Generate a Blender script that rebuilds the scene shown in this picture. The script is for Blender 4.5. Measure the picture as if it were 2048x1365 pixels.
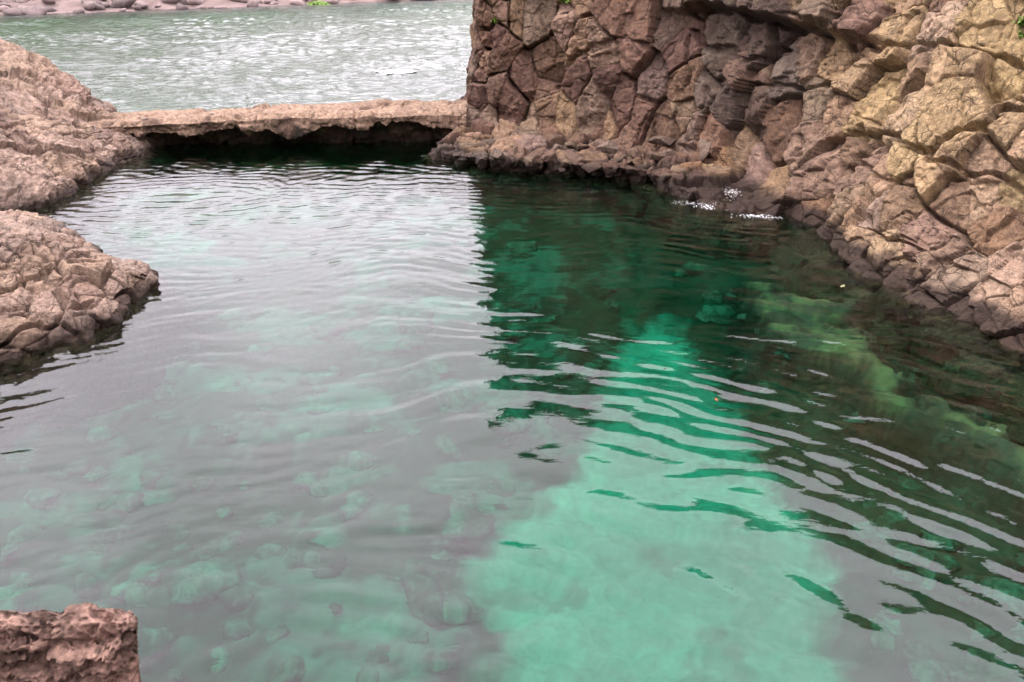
import bpy, math, random, time
import numpy as np
from mathutils import Vector, Matrix
T0 = time.time()
random.seed(7)
RNG = np.random.default_rng(11)

for o in list(bpy.data.objects):
    bpy.data.objects.remove(o)
S = bpy.context.scene
COL = S.collection

# ------------------------------------------------------------------ camera
CAM_H, PITCH, F = 5.0, math.radians(26.7), 1593.0      # F in pixels of the 2048 px wide photograph
cam_d = bpy.data.cameras.new('camera')
cam_d.sensor_width = 36.0
cam_d.lens = 36.0 * F / 2048.0
cam_d.clip_start, cam_d.clip_end = 0.1, 1500.0
cam_d.dof.use_dof = True
cam_d.dof.focus_distance = 12.5
cam_d.dof.aperture_fstop = 10.0
cam = bpy.data.objects.new('camera', cam_d)
cam.location = (0, 0, CAM_H)
cam.rotation_euler = (math.pi / 2 - PITCH, 0, 0)
COL.objects.link(cam)
S.camera = cam

# ------------------------------------------------------------------ sky, sun, exposure
SUN_EL, SUN_AZ = math.radians(55), math.radians(282)   # azimuth clockwise from +Y: high on the left
w = bpy.data.worlds.new('World')
S.world = w
w.use_nodes = True
nt = w.node_tree
nt.nodes.clear()
def wn(t, **k):
    n = nt.nodes.new(t)
    for a, b in k.items():
        setattr(n, a, b)
    return n
wl = nt.links.new
out = wn('ShaderNodeOutputWorld'); bg = wn('ShaderNodeBackground'); bg.inputs['Strength'].default_value = 0.1
sky = wn('ShaderNodeTexSky', sky_type='NISHITA', sun_disc=False)
sky.sun_elevation, sky.sun_rotation = SUN_EL, SUN_AZ
tc = wn('ShaderNodeTexCoord'); sep = wn('ShaderNodeSeparateXYZ'); wl(tc.outputs['Generated'], sep.inputs[0])
mx = wn('ShaderNodeMath', operation='MAXIMUM'); wl(sep.outputs['Z'], mx.inputs[0]); mx.inputs[1].default_value = 0.0
SKY_Z = 24.5                                            # overcast: dimmer to the horizon, brighter overhead
ma = wn('ShaderNodeMath', operation='MULTIPLY_ADD'); wl(mx.outputs[0], ma.inputs[0])
ma.inputs[1].default_value = SKY_Z * 0.56; ma.inputs[2].default_value = SKY_Z * 0.58
cn = wn('ShaderNodeTexNoise'); cn.inputs['Scale'].default_value = 4.2; cn.inputs['Detail'].default_value = 4
wl(tc.outputs['Generated'], cn.inputs['Vector'])
mr = wn('ShaderNodeMapRange'); wl(cn.outputs['Fac'], mr.inputs['Value'])
mr.inputs['From Min'].default_value = 0.3; mr.inputs['From Max'].default_value = 0.7
mr.inputs['To Min'].default_value = 0.83; mr.inputs['To Max'].default_value = 1.16
mm = wn('ShaderNodeMath', operation='MULTIPLY'); wl(ma.outputs[0], mm.inputs[0]); wl(mr.outputs[0], mm.inputs[1])
vs = wn('ShaderNodeVectorMath', operation='SCALE'); vs.inputs[0].default_value = (1.0, 0.915, 0.99); wl(mm.outputs[0], vs.inputs['Scale'])
mix = wn('ShaderNodeMixRGB'); mix.inputs['Fac'].default_value = 0.9
wl(sky.outputs[0], mix.inputs[1]); wl(vs.outputs[0], mix.inputs[2])
wl(mix.outputs[0], bg.inputs['Color']); wl(bg.outputs[0], out.inputs['Surface'])
sun_d = bpy.data.lights.new('sun', 'SUN')
sun_d.energy = 1.5
sun_d.angle = math.radians(16)
sun_d.color = (1.0, 0.93, 0.84)
sun = bpy.data.objects.new('sun', sun_d)
sd = Vector((math.sin(SUN_AZ) * math.cos(SUN_EL), math.cos(SUN_AZ) * math.cos(SUN_EL), math.sin(SUN_EL)))
sun.rotation_euler = sd.to_track_quat('Z', 'Y').to_euler()
COL.objects.link(sun)
S.view_settings.view_transform = 'Standard'
S.view_settings.look = 'None'
S.view_settings.gamma = 1.0
S.view_settings.use_curve_mapping = False
S.view_settings.exposure = 1.2
S.render.engine = 'CYCLES'
cy = S.cycles
cy.use_denoising = True
cy.max_bounces, cy.diffuse_bounces, cy.glossy_bounces, cy.transmission_bounces = 9, 3, 4, 8
cy.caustics_reflective, cy.caustics_refractive = False, True
cy.sample_clamp_indirect = 8.0

# ------------------------------------------------------------------ photograph pixel <-> place
CP, SP = math.cos(PITCH), math.sin(PITCH)
def ray(px, py):
    x, y = (px - 1024.0) / F, (682.5 - py) / F
    return np.array([x, CP + y * SP, -SP + y * CP])
def at_z(px, py, z=0.0):
    d = ray(px, py); t = (z - CAM_H) / d[2]
    return np.array([0, 0, CAM_H]) + d * t
def under(px, py, z, n=1.33):                           # through flat water down to height z
    d = ray(px, py); d = d / np.linalg.norm(d)
    p = np.array([0, 0, CAM_H]) - d * (CAM_H / d[2])
    h = d[:2] / n
    dz = -math.sqrt(1 - h @ h)
    t = z / dz
    return np.array([p[0] + h[0] * t, p[1] + h[1] * t, z])
def project(P):
    P = np.asarray(P, float)
    y, z = P[..., 1], P[..., 2] - CAM_H
    dep = np.maximum(y * CP - z * SP, 0.05)
    up = y * SP + z * CP
    return 1024 + F * P[..., 0] / dep, 682.5 - F * up / dep, dep

# ------------------------------------------------------------------ noise in numpy
M32 = np.uint32
def ihash(ix, iy, iz, s):
    h = ix.astype(np.int64).astype(M32) * M32(374761393) + iy.astype(np.int64).astype(M32) * M32(668265263) + iz.astype(np.int64).astype(M32) * M32(2147483647 - 7919) + M32((s * 974711 + 12345) & 0xffffffff)
    h = (h ^ (h >> M32(13))) * M32(1274126177)
    h = (h ^ (h >> M32(15))) * M32(2246822519)
    return h ^ (h >> M32(14))
def hf(h):
    return (h & M32(0xffffff)).astype(np.float32) / np.float32(16777216.0)
def vnoise(p, s=0):
    i = np.floor(p).astype(np.int64); f = (p - i).astype(np.float32)
    u = f * f * f * (f * (f * 6 - 15) + 10)
    r = 0
    for a in (0, 1):
        wx = u[:, 0] if a else 1 - u[:, 0]
        for b in (0, 1):
            wy = wx * (u[:, 1] if b else 1 - u[:, 1])
            for c in (0, 1):
                r = r + wy * (u[:, 2] if c else 1 - u[:, 2]) * hf(ihash(i[:, 0] + a, i[:, 1] + b, i[:, 2] + c, s))
    return r * 2 - 1
def fbm(p, octs=4, s=0, gain=0.5):
    r, a = 0, 1.0
    for k in range(octs):
        r = r + a * vnoise(p * (2.03 ** k) + 17.3 * k, s + k)
        a *= gain
    return r
def worley(p, s=0):
    i = np.floor(p).astype(np.int64); f = (p - i).astype(np.float32)
    n = len(p)
    b1 = np.full(n, 9, np.float32); b2 = np.full(n, 9, np.float32)
    bid = np.zeros(n, M32); bv = np.zeros((n, 3), np.float32)
    for a in (-1, 0, 1):
        for b in (-1, 0, 1):
            for c in (-1, 0, 1):
                h = ihash(i[:, 0] + a, i[:, 1] + b, i[:, 2] + c, s)
                r = np.stack([a + hf(h) - f[:, 0], b + hf(h * M32(747796405) + M32(1)) - f[:, 1], c + hf(h * M32(277803737) + M32(7)) - f[:, 2]], 1)
                d = np.einsum('ij,ij->i', r, r)
                m = d < b1
                b2 = np.where(m, b1, np.minimum(b2, d))
                b1 = np.where(m, d, b1)
                bid = np.where(m, h, bid)
                bv[m] = -r[m]
    return np.sqrt(b1), np.sqrt(b2), bid, bv
def smooth(a, b, x):
    t = np.clip((x - a) / (b - a), 0, 1)
    return t * t * (3 - 2 * t)
def hermite(t, V, q):
    V = np.asarray(V, float); sh = V.shape[1:]
    V2 = V.reshape(len(V), -1)
    m = np.gradient(V2, t, axis=0)
    k = np.clip(np.searchsorted(t, q) - 1, 0, len(t) - 2)
    h = (t[k + 1] - t[k])[:, None]; s = ((q - t[k])[:, None]) / h
    r = (2 * s**3 - 3 * s**2 + 1) * V2[k] + (s**3 - 2 * s**2 + s) * h * m[k] + (-2 * s**3 + 3 * s**2) * V2[k + 1] + (s**3 - s**2) * h * m[k + 1]
    return r.reshape((len(q),) + sh)

# ------------------------------------------------------------------ object helpers
def tag(o, label=None, cat=None, group=None, kind=None):
    if label: o['label'] = label
    if cat: o['category'] = cat
    if group: o['group'] = group
    if kind: o['kind'] = kind
    return o
def empty(name, loc=(0, 0, 0)):
    o = bpy.data.objects.new(name, None); o.location = loc; COL.objects.link(o)
    return o
def add(name, me, mat=None, parent=None):
    o = bpy.data.objects.new(name, me); COL.objects.link(o)
    if mat and not me.materials: me.materials.append(mat)
    if parent:
        o.parent = parent
        o.location = -parent.location
    return o
def mesh_np(name, V, faces, tint=None, sharp=None):
    me = bpy.data.meshes.new(name)
    V = np.asarray(V, np.float32); faces = np.asarray(faces, np.int32)
    k = faces.shape[1]
    me.vertices.add(len(V)); me.vertices.foreach_set('co', V.ravel())
    me.loops.add(faces.size); me.loops.foreach_set('vertex_index', faces.ravel())
    me.polygons.add(len(faces)); me.polygons.foreach_set('loop_start', np.arange(0, faces.size, k, dtype=np.int32))
    me.update(calc_edges=True)
    me.polygons.foreach_set('use_smooth', np.ones(len(faces), bool))
    if sharp: me.set_sharp_from_angle(angle=math.radians(sharp))
    if tint is not None:
        a = me.color_attributes.new('tint', 'FLOAT_COLOR', 'POINT')
        c = np.ones((len(V), 4), np.float32); c[:, :tint.shape[1]] = tint
        a.data.foreach_set('color', c.ravel())
    return me
def grid_faces(nu, nv):
    i = np.arange(nu - 1)[:, None] * nv + np.arange(nv - 1)[None, :]
    return np.stack([i, i + nv, i + nv + 1, i + 1], -1).reshape(-1, 4)

# ------------------------------------------------------------------ materials
class NB:
    def __init__(s, name):
        s.m = bpy.data.materials.new(name); s.m.use_nodes = True
        s.t = s.m.node_tree; s.t.nodes.clear()
        s.out = s.n('ShaderNodeOutputMaterial')
    def n(s, t, ins=None, **k):
        n = s.t.nodes.new(t)
        for a, b in k.items(): setattr(n, a, b)
        for a, b in (ins or {}).items():
            if isinstance(b, bpy.types.NodeSocket): s.t.links.new(b, n.inputs[a])
            else: n.inputs[a].default_value = b
        return n
    def mixc(s, f, a, b, mode='MIX'):
        return s.n('ShaderNodeMixRGB', {'Fac': f, 'Color1': a, 'Color2': b}, blend_type=mode).outputs[0]
    def math(s, op, a, b=0.0, c=0.0, clamp=False):
        return s.n('ShaderNodeMath', {0: a, 1: b, 2: c}, operation=op, use_clamp=clamp).outputs[0]
    def rng(s, v, a, b, c=0.0, d=1.0):
        return s.n('ShaderNodeMapRange', {'Value': v, 'From Min': a, 'From Max': b, 'To Min': c, 'To Max': d}).outputs[0]
    def noise(s, vec, scale, det=4, rough=0.55, dist=0.0):
        return s.n('ShaderNodeTexNoise', {'Vector': vec, 'Scale': scale, 'Detail': det, 'Roughness': rough, 'Distortion': dist}).outputs['Fac']
def rgb(r, g, b): return (r, g, b, 1)

def rock_material(name, lichen=0.3, wet=True, pits=0.0, tide=0.0):
    b = NB(name)
    geo = b.n('ShaderNodeNewGeometry'); pos = geo.outputs['Position']
    tint = b.n('ShaderNodeAttribute', attribute_name='tint').outputs['Color']
    n1 = b.noise(pos, 1.7, 6, 0.62); n2 = b.noise(pos, 9.0, 6, 0.7, 0.4); n3 = b.noise(pos, 60.0, 4, 0.7)
    c = b.mixc(1.0, tint, b.n('ShaderNodeValToRGB').outputs[0] if False else b.mixc(b.rng(n2, 0.3, 0.7), rgb(0.5, 0.47, 0.46), rgb(1.4, 1.38, 1.33)), 'MULTIPLY')
    c = b.mixc(1.0, c, b.mixc(b.rng(n3, 0.32, 0.68), rgb(0.55, 0.55, 0.55), rgb(1.4, 1.4, 1.4)), 'MULTIPLY')
    # rusty and purple stains with their own outlines
    c = b.mixc(b.math('MULTIPLY', b.rng(n1, 0.55, 0.68), 0.5), c, rgb(0.08, 0.046, 0.037))
    st = b.noise(pos, 3.1, 7, 0.75, 1.0)
    c = b.mixc(b.math('MULTIPLY', b.rng(st, 0.58, 0.66), lichen), c, rgb(0.20, 0.16, 0.095))
    st2 = b.noise(b.n('ShaderNodeVectorMath', {0: pos, 1: (31.0, 7.0, 3.0)}, operation='ADD').outputs[0], 6.0, 6, 0.75)
    c = b.mixc(b.math('MULTIPLY', b.rng(st2, 0.66, 0.71), 0.6), c, rgb(0.22, 0.20, 0.175))
    # vertical streaks running down the face
    sc = b.n('ShaderNodeVectorMath', {0: pos, 1: (5.0, 5.0, 0.7)}, operation='MULTIPLY').outputs[0]
    sn = b.noise(sc, 1.0, 5, 0.6)
    c = b.mixc(b.math('MULTIPLY', b.rng(sn, 0.56, 0.72), 0.5), c, rgb(0.035, 0.027, 0.025))
    vc = b.n('ShaderNodeVectorMath', {0: pos, 1: b.n('ShaderNodeVectorMath', {0: b.n('ShaderNodeTexNoise', {'Vector': pos, 'Scale': 3.0, 'Detail': 4}).outputs['Color'], 'Scale': 0.22}, operation='SCALE').outputs[0]}, operation='ADD').outputs[0]
    v1 = b.n('ShaderNodeTexVoronoi', {'Vector': vc, 'Scale': 4.2}, feature='DISTANCE_TO_EDGE').outputs['Distance']
    v2 = b.n('ShaderNodeTexVoronoi', {'Vector': vc, 'Scale': 11.0}, feature='DISTANCE_TO_EDGE').outputs['Distance']
    some = b.rng(b.noise(pos, 2.3, 3), 0.42, 0.6)
    ck = b.math('MAXIMUM', b.math('MULTIPLY', b.rng(v1, 0.05, 0.012), some), b.math('MULTIPLY', b.rng(v2, 0.07, 0.01), b.math('MULTIPLY', b.rng(b.noise(pos, 1.3, 3), 0.5, 0.62), 0.7)))
    c = b.mixc(b.math('MULTIPLY', ck, 0.7), c, rgb(0.03, 0.022, 0.018))
    pt = b.n('ShaderNodeTexVoronoi', {'Vector': pos, 'Scale': 19.0}).outputs['Distance']
    pk = b.math('MULTIPLY', b.rng(pt, 0.24, 0.12), b.rng(b.noise(pos, 4.0, 3), 0.5, 0.6))
    c = b.mixc(b.math('MULTIPLY', pk, 0.75), c, rgb(0.03, 0.024, 0.02))
    rough = 0.88
    if wet:
        z = b.n('ShaderNodeSeparateXYZ', {0: pos}).outputs['Z']
        zz = b.math('ADD', z, b.math('MULTIPLY_ADD', n2, -0.34, 0.17))
        wetf = b.rng(b.math('ADD', zz, b.math('MULTIPLY_ADD', n1, -0.5, 0.25)), 0.44 - tide, 0.25 - tide)
        c = b.mixc(b.math('MULTIPLY', wetf, 0.92), c, rgb(0.022, 0.013, 0.010))
        weed = b.rng(zz, 0.03, -0.12)
        c = b.mixc(weed, c, b.mixc(b.rng(n2, 0.4, 0.6), rgb(0.03, 0.022, 0.012), rgb(0.07, 0.05, 0.02)))
        rough = b.math('MULTIPLY_ADD', wetf, -0.3, 0.9)
    h = b.math('ADD', b.math('MULTIPLY_ADD', ck, -0.02, b.math('MULTIPLY_ADD', pk, -0.015, b.math('MULTIPLY', b.noise(pos, 22.0, 7, 0.78), 0.05))), b.math('MULTIPLY', n3, 0.009))
    if pits:
        v = b.n('ShaderNodeTexVoronoi', {'Vector': pos, 'Scale': 45.0}).outputs['Distance']
        h = b.math('ADD', h, b.math('MULTIPLY', b.rng(v, 0.1, 0.5), pits))
    bp = b.n('ShaderNodeBump', {'Height': h, 'Strength': 0.8, 'Distance': 1.0})
    p = b.n('ShaderNodeBsdfPrincipled', {'Base Color': c, 'Roughness': rough, 'Normal': bp.outputs[0], 'Specular IOR Level': 0.22})
    b.t.links.new(p.outputs[0], b.out.inputs['Surface'])
    return b.m
M_CLIFF = rock_material('cliff_basalt', 0.35)
M_LEFT = rock_material('outcrop_basalt', 0.25, tide=0.17)
M_LAVA = rock_material('porous_lava', 0.1, wet=False, pits=0.012)

# ------------------------------------------------------------------ rock surfaces broken into blocks
def poisson(cand, rad, first, first_r):
    cell = 0.6; G = {}
    out, rr = [], []
    def put(i, p, r):
        out.append(i); rr.append(r)
        G.setdefault(tuple(np.floor(p / cell).astype(int)), []).append((p, r))
    for i, p, r in first: put(i, p, r)
    for i, p, r in cand:
        k = np.floor(p / cell).astype(int); ok = True
        for a in (-2, -1, 0, 1, 2):
            for b in (-2, -1, 0, 1, 2):
                for c in (-2, -1, 0, 1, 2):
                    for q, rq in G.get((k[0] + a, k[1] + b, k[2] + c), ()):
                        if (q[0]-p[0])**2 + (q[1]-p[1])**2 + (q[2]-p[2])**2 < (0.5 * (r + rq))**2:
                            ok = False; break
                    if not ok: break
                if not ok: break
            if not ok: break
        if ok: put(i, p, r)
    return np.array(out), np.array(rr)

def poly_dist(px, py, line):
    best = np.full(px.shape, 1e9)
    for (x0, y0), (x1, y1) in zip(line[:-1], line[1:]):
        dx, dy = x1 - x0, y1 - y0
        t = np.clip(((px - x0) * dx + (py - y0) * dy) / (dx * dx + dy * dy), 0, 1)
        best = np.minimum(best, np.hypot(px - x0 - t * dx, py - y0 - t * dy))
    return best

def rock_surface(root, mat, G, radius, seeds_px, tintf, seed, cracks=(), relief=1.0, joint=1.0, aniso=((1, 0, 0), (0, 1, 0), (0, 0, 1)), limit=295, rough=1.0, piece='rock_block', lift=None, blocky=1.0, albedo=0.6, clump=6.0, warpz=None):
    nu, nv = G.shape[:2]
    Tu = np.gradient(G, axis=0); Tv = np.gradient(G, axis=1)
    N = np.cross(Tu, Tv)
    for _ in range(12):                                  # calm the frame the blocks are pushed along
        for ax in (0, 1):
            N = N + np.roll(N, 1, ax) * 0.5 + np.roll(N, -1, ax) * 0.5 if False else N
    N /= np.linalg.norm(N, axis=2, keepdims=True) + 1e-9
    k = np.ones(9) / 9
    for ax in (0, 1):
        pad = [(4, 4) if a == ax else (0, 0) for a in range(3)]
        for rep in range(1 if ax == 0 else 4):
            Np = np.pad(N, pad, mode='edge')
            N = sum(np.take(Np, range(j, j + N.shape[ax]), axis=ax) for j in range(9)) / 9
    N /= np.linalg.norm(N, axis=2, keepdims=True) + 1e-9
    P = G.reshape(-1, 3); N = N.reshape(-1, 3)
    n = len(P)
    px, py, dep = project(P)
    r_all = radius(P, px, py)
    rs = np.random.default_rng(seed)
    first = []
    vis = (px > -50) & (px < 2100) & (py > -60) & (py < 1400)
    vi = np.nonzero(vis)[0]
    for sx, sy, sr in seeds_px:
        j = vi[np.argmin((px[vi] - sx) ** 2 + (py[vi] - sy) ** 2)]
        first.append((j, P[j], 1.7 * sr * dep[j] / F))
    # candidates spread evenly over the area
    area = np.linalg.norm(np.cross(Tu.reshape(-1, 3), Tv.reshape(-1, 3)), axis=1) + 1e-9
    ci = rs.choice(n, size=min(n, 9000), replace=False, p=area / area.sum())
    idx, rad = poisson([(i, P[i], r_all[i] * rs.uniform(0.65, 1.35)) for i in ci], r_all, first, None)
    C = P[idx].astype(np.float32); CN = N[idx].astype(np.float32)
    ns = len(idx)
    # a frame at every block: t1 level along the face, t2 up it
    t1 = np.cross(np.array([0, 0, 1.0]), CN); t1 /= np.linalg.norm(t1, axis=1, keepdims=True) + 1e-6
    t2 = np.cross(CN, t1)
    warp = np.stack([fbm(P / 0.7 + k * 40, 2, seed + k) for k in range(3)], 1) * 0.045 + np.stack([vnoise(P / 0.10 + k * 40, seed + 5 + k) for k in range(3)], 1) * 0.006
    PW = (P + warp).astype(np.float32)
    AM = np.asarray(aniso, np.float32)
    WZ = warpz or (lambda p: p)
    QA = WZ(PW @ AM.T).astype(np.float32); CA = WZ(C @ AM.T).astype(np.float32)
    wgt = ((0.42 * rad) ** 2).astype(np.float32)
    id1 = np.zeros(n, np.int32); id2 = np.zeros(n, np.int32); edge = np.zeros(n, np.float32)
    step = max(1, 9000 // nv)
    for u0 in range(0, nu, step):
        for v0 in range(0, nv, 60):
            sel = (np.arange(u0, min(nu, u0 + step))[:, None] * nv + np.arange(v0, min(nv, v0 + 60))[None, :]).ravel()
            Q = QA[sel]; c0 = (Q.max(0) + Q.min(0)) / 2; R = np.linalg.norm(Q.max(0) - Q.min(0)) / 2
            dd = np.linalg.norm(CA - c0, axis=1)
            cs = np.nonzero(dd < R + 1.9)[0]
            if len(cs) < 3: cs = np.argsort(dd)[:6]
            D = Q[:, None, :] - CA[cs][None]
            dist = np.einsum('ijk,ijk->ij', D, D) - wgt[cs]
            o2 = np.argpartition(dist, 1, axis=1)[:, :2]
            dv = np.take_along_axis(dist, o2, 1); od = np.argsort(dv, 1)
            o2 = np.take_along_axis(o2, od, 1); dv = np.take_along_axis(dv, od, 1)
            id1[sel] = cs[o2[:, 0]]; id2[sel] = cs[o2[:, 1]]
            edge[sel] = (dv[:, 1] - dv[:, 0]) / (2 * np.linalg.norm(CA[cs[o2[:, 0]]] - CA[cs[o2[:, 1]]], axis=1) + 1e-6)
    R1 = rad[id1]
    # blocks belong to larger masses that stand proud of each other or sit back together
    big = rs.choice(ns, max(3, int(ns / clump)), replace=False)
    cl = big[np.argmin(((CA[:, None] - CA[big][None]) ** 2).sum(2), axis=1)]
    clo = np.zeros(ns); clo[big] = rs.normal(0, 0.12, len(big))
    gcl = t1 * rs.normal(0, 0.10, ns)[:, None] + t2 * rs.normal(0.0, 0.12, ns)[:, None]
    D = PW - C[id1]
    odd = rs.uniform(0, 1, ns)
    amp = np.where(odd > 0.68, 0.22, 0.07) * blocky
    g0 = t1 * (rs.normal(0, 1, ns) * amp)[:, None] + t2 * (rs.normal(0.15, 1, ns) * amp)[:, None]
    hgt = -np.einsum('ij,ij->i', D, g0[id1])
    ga = rs.uniform(0, 2 * math.pi, ns)
    for kx in range(3):
        an = ga + kx * 2.09 + rs.normal(0, 0.5, ns)
        mag = rs.uniform(0.3, 1.5, ns) * blocky
        gx = (t1 * np.cos(an)[:, None] + t2 * np.sin(an)[:, None]) * mag[:, None]
        bo = rad * rs.uniform(0.2, 0.42, ns) * mag + (rs.uniform(0, 1, ns) > 0.45) * 9
        hgt = np.minimum(hgt, bo[id1] - np.einsum('ij,ij->i', D, gx[id1]))
    off = rs.normal(0, 0.06, ns) * np.minimum(rad, 0.7) + (rs.uniform(0, 1, ns) > 0.88) * 0.16 * np.minimum(rad, 0.7)
    h = relief * (np.clip(hgt, -0.45 * R1, 0.3 * R1) + off[id1] + clo[cl][id1] - np.einsum('ij,ij->i', PW - C[cl][id1], gcl[cl][id1]).clip(-0.25, 0.25))
    pa, pb = np.minimum(id1, id2), np.maximum(id1, id2)
    jr = hf(ihash(pa, pb, pa * 0, seed)); jq = hf(ihash(pa, pb, pa * 0, seed + 1))
    deep = (cl[id1] != cl[id2]) & (jr > 0.3) | (jr > 0.9)
    along = 0.55 + 0.45 * smooth(-0.35, 0.25, vnoise(P / 0.3, seed + 8))
    jw = np.where(deep, 0.020 + 0.026 * jq * along, 0.010 + 0.007 * jq)
    jd = np.where(deep, (0.10 + 0.18 * jr) * along, 0.045 * along)
    h -= joint * jd * smooth(jw * 1.35, jw * 0.55, edge)
    h -= 0.5 * np.clip(0.018 - edge, 0, 1)
    # second break: slabs and corners inside a block
    sq = np.array([1.0, 1.0, 0.75])
    w1, w2, wid, wv = worley(PW * sq / 0.36, seed + 20)
    g2 = np.stack([hf(wid * M32(9781 + 2 * k)) - 0.5 for k in range(3)], 1)
    e2d = (w2 - w1) * 0.18
    act = smooth(0.25, 0.6, R1) * 0.8 + 0.2
    op = hf(wid * M32(3571)) 
    h += rough * act * (0.07 * (op - 0.5) + 0.36 * 0.42 * np.einsum('ij,ij->i', wv, g2))
    h -= rough * 0.05 * (hf(wid * M32(77)) > 0.3) * np.clip(1.3 - e2d / 0.013, 0, 1)
    w1, w2, wid, wv = worley(PW / 0.115, seed + 40)
    g2 = np.stack([hf(wid * M32(9781 + 2 * k)) - 0.5 for k in range(3)], 1)
    h += rough * (0.03 * (hf(wid * M32(3571)) - 0.5) + 0.115 * 0.7 * np.einsum('ij,ij->i', wv, g2)) * smooth(-0.3, 0.5, fbm(P / 0.9, 2, seed + 9))
    h += rough * (0.028 * fbm(P / 0.22, 4, seed + 60, 0.6))
    for line, wpx, depth in cracks:
        q = poly_dist(px + 10 * fbm(P / 0.3, 2, seed + 70), py + 10 * fbm(P / 0.3, 2, seed + 71), line)
        h -= depth * smooth(wpx * 1.15, wpx * 0.5, q) * vis
    if lift is not None: h += lift(P, px, py)
    hg = h.reshape(nu, nv)                               # walls between blocks get a slope, not a jump
    for ax in (0, 1):
        hp = np.pad(hg, [(1, 1) if a_ == ax else (0, 0) for a_ in (0, 1)], mode='edge')
        m_ = hg.shape[ax]
        hg = 0.17 * np.take(hp, range(0, m_), ax) + 0.66 * np.take(hp, range(1, m_ + 1), ax) + 0.17 * np.take(hp, range(2, m_ + 2), ax)
    V = P + N * hg.reshape(-1)[:, None]
    # block colours
    tb = tintf(C, project(C), rs) * albedo
    tint = tb[id1] * (1 + 0.16 * (hf(wid * M32(131)) - 0.5))[:, None]
    faces = grid_faces(nu, nv)
    fid = id1[faces[:, 0]]
    # picture area of each block decides which ones are pieces
    vx, vy, _ = project(V)
    vq = (vx > -10) & (vx < 2058) & (vy > -10) & (vy < 1375) & (V[:, 2] > -0.05)
    vf = faces[:, 0]
    q = V[faces]; fa = np.abs((vx[faces[:, 2]] - vx[faces[:, 0]]) * (vy[faces[:, 3]] - vy[faces[:, 1]]) - (vy[faces[:, 2]] - vy[faces[:, 0]]) * (vx[faces[:, 3]] - vx[faces[:, 1]])) / 2
    share = np.bincount(fid, weights=np.where(vq[vf], np.minimum(fa, 400), 0), minlength=ns)
    order = np.argsort(-share)
    keep = [c for c in order[:limit] if share[c] > 180]
    lab = np.full(ns, -1); lab[keep] = np.arange(len(keep))
    fl = lab[fid]
    so = np.argsort(fl, kind='stable'); cut = np.searchsorted(fl[so], np.arange(-1, len(keep) + 1))
    for j in range(len(keep)):                           # crumbs cut off from their block go to the mass behind
        fi = so[cut[j + 1]:cut[j + 2]]
        if len(fi) < 2: continue
        vs_, ff = np.unique(faces[fi], return_inverse=True); ff = ff.reshape(-1, 4)
        L = np.arange(len(vs_))
        for _ in range(200):
            m_ = L[ff].min(1); L2 = L.copy()
            for c_ in range(4): np.minimum.at(L2, ff[:, c_], m_)
            L2 = L2[L2]
            if (L2 == L).all(): break
            L = L2
        fc = L[ff[:, 0]]; bc = np.bincount(fc)
        fl[fi[fc != bc.argmax()]] = -1
    so = np.argsort(fl, kind='stable'); fs = fl[so]
    cut = np.searchsorted(fs, np.arange(-1, len(keep) + 1))
    remap = np.full(n, -1, np.int64)
    for j in range(-1, len(keep)):
        ff = faces[so[cut[j + 1]:cut[j + 2]]]
        if not len(ff): continue
        vs_ = np.unique(ff); remap[vs_] = np.arange(len(vs_))
        nm = piece if j >= 0 else 'rock_mass'
        me = mesh_np(nm, V[vs_], remap[ff], tint[vs_], 38)
        o = add(nm, me, mat, root)
        if j < 0: o['kind'] = 'stuff'
    print('rock', root.name, 'verts', n, 'blocks', ns, 'pieces', len(keep), 't', round(time.time() - T0, 1))
    return V.reshape(nu, nv, 3)

def loft(stations, segs, k, off_frame=6.0, power=None):
    st = np.array(stations, float)                      # [S, K, 3]
    W = st[:, 1]
    t = np.concatenate([[0], np.cumsum(np.linalg.norm(np.diff(W, axis=0), axis=1))])
    q, out_t = 0.0, []
    while q < t[-1]:
        out_t.append(q)
        c = hermite(t, W, np.array([q]))[0]
        x, y, d = project(c)
        s = k * max(d, 2.0) / 796.0
        if x < -60 or x > 2500 or y > 1500 or c[1] < 1: s = max(s * off_frame, 0.12)
        elif x > 2110: s *= 1.8
        q += s
    out_t.append(t[-1])
    A = hermite(t, st, np.array(out_t))                 # [U, K, 3]
    cols = []
    for j, m in enumerate(segs):
        f = np.arange(m) / m
        cols.append(A[:, j:j + 1] * (1 - f)[None, :, None] + A[:, j + 1:j + 2] * f[None, :, None])
    cols.append(A[:, -1:])
    G = np.concatenate(cols, 1)
    kk = 7                                              # round the profile's corners a little
    Gp = np.pad(G, [(0, 0), (kk, kk), (0, 0)], mode='edge')
    G = sum(Gp[:, j:j + G.shape[1]] for j in range(2 * kk + 1)) / (2 * kk + 1)
    return G

# ---- the cliff on the right
def P3(xy, z): return np.array([xy[0], xy[1], z], float)
def cliff_station(Wxy, inl, lean, L=(0.25, 0.35), B=(0.7, 0.95), Lp=None, Bp=None, wall_dir=None):
    Wxy = np.array(Wxy[:2], float); inl = np.array(inl, float); inl /= np.linalg.norm(inl)
    wd = inl if wall_dir is None else np.array(wall_dir, float) / np.linalg.norm(wall_dir)
    Lq = P3(Wxy + inl * L[0], L[1]) if Lp is None else Lp
    Bq = P3(Wxy + inl * B[0], B[1]) if Bp is None else Bp
    z5 = 5.2
    Wl = P3(Bq[:2] + wd * lean * (z5 - Bq[2]), z5)
    Tp = P3(Wl[:2] + wd * (lean * 4.2), 9.4)
    return [P3(Wxy - inl * 0.9, -2.7), P3(Wxy, 0), Lq, Bq, Wl, Tp, P3(Tp[:2] + wd * 9, 9.9)]
def wpx(x, y): return at_z(x, y, 0)[:2]
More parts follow.
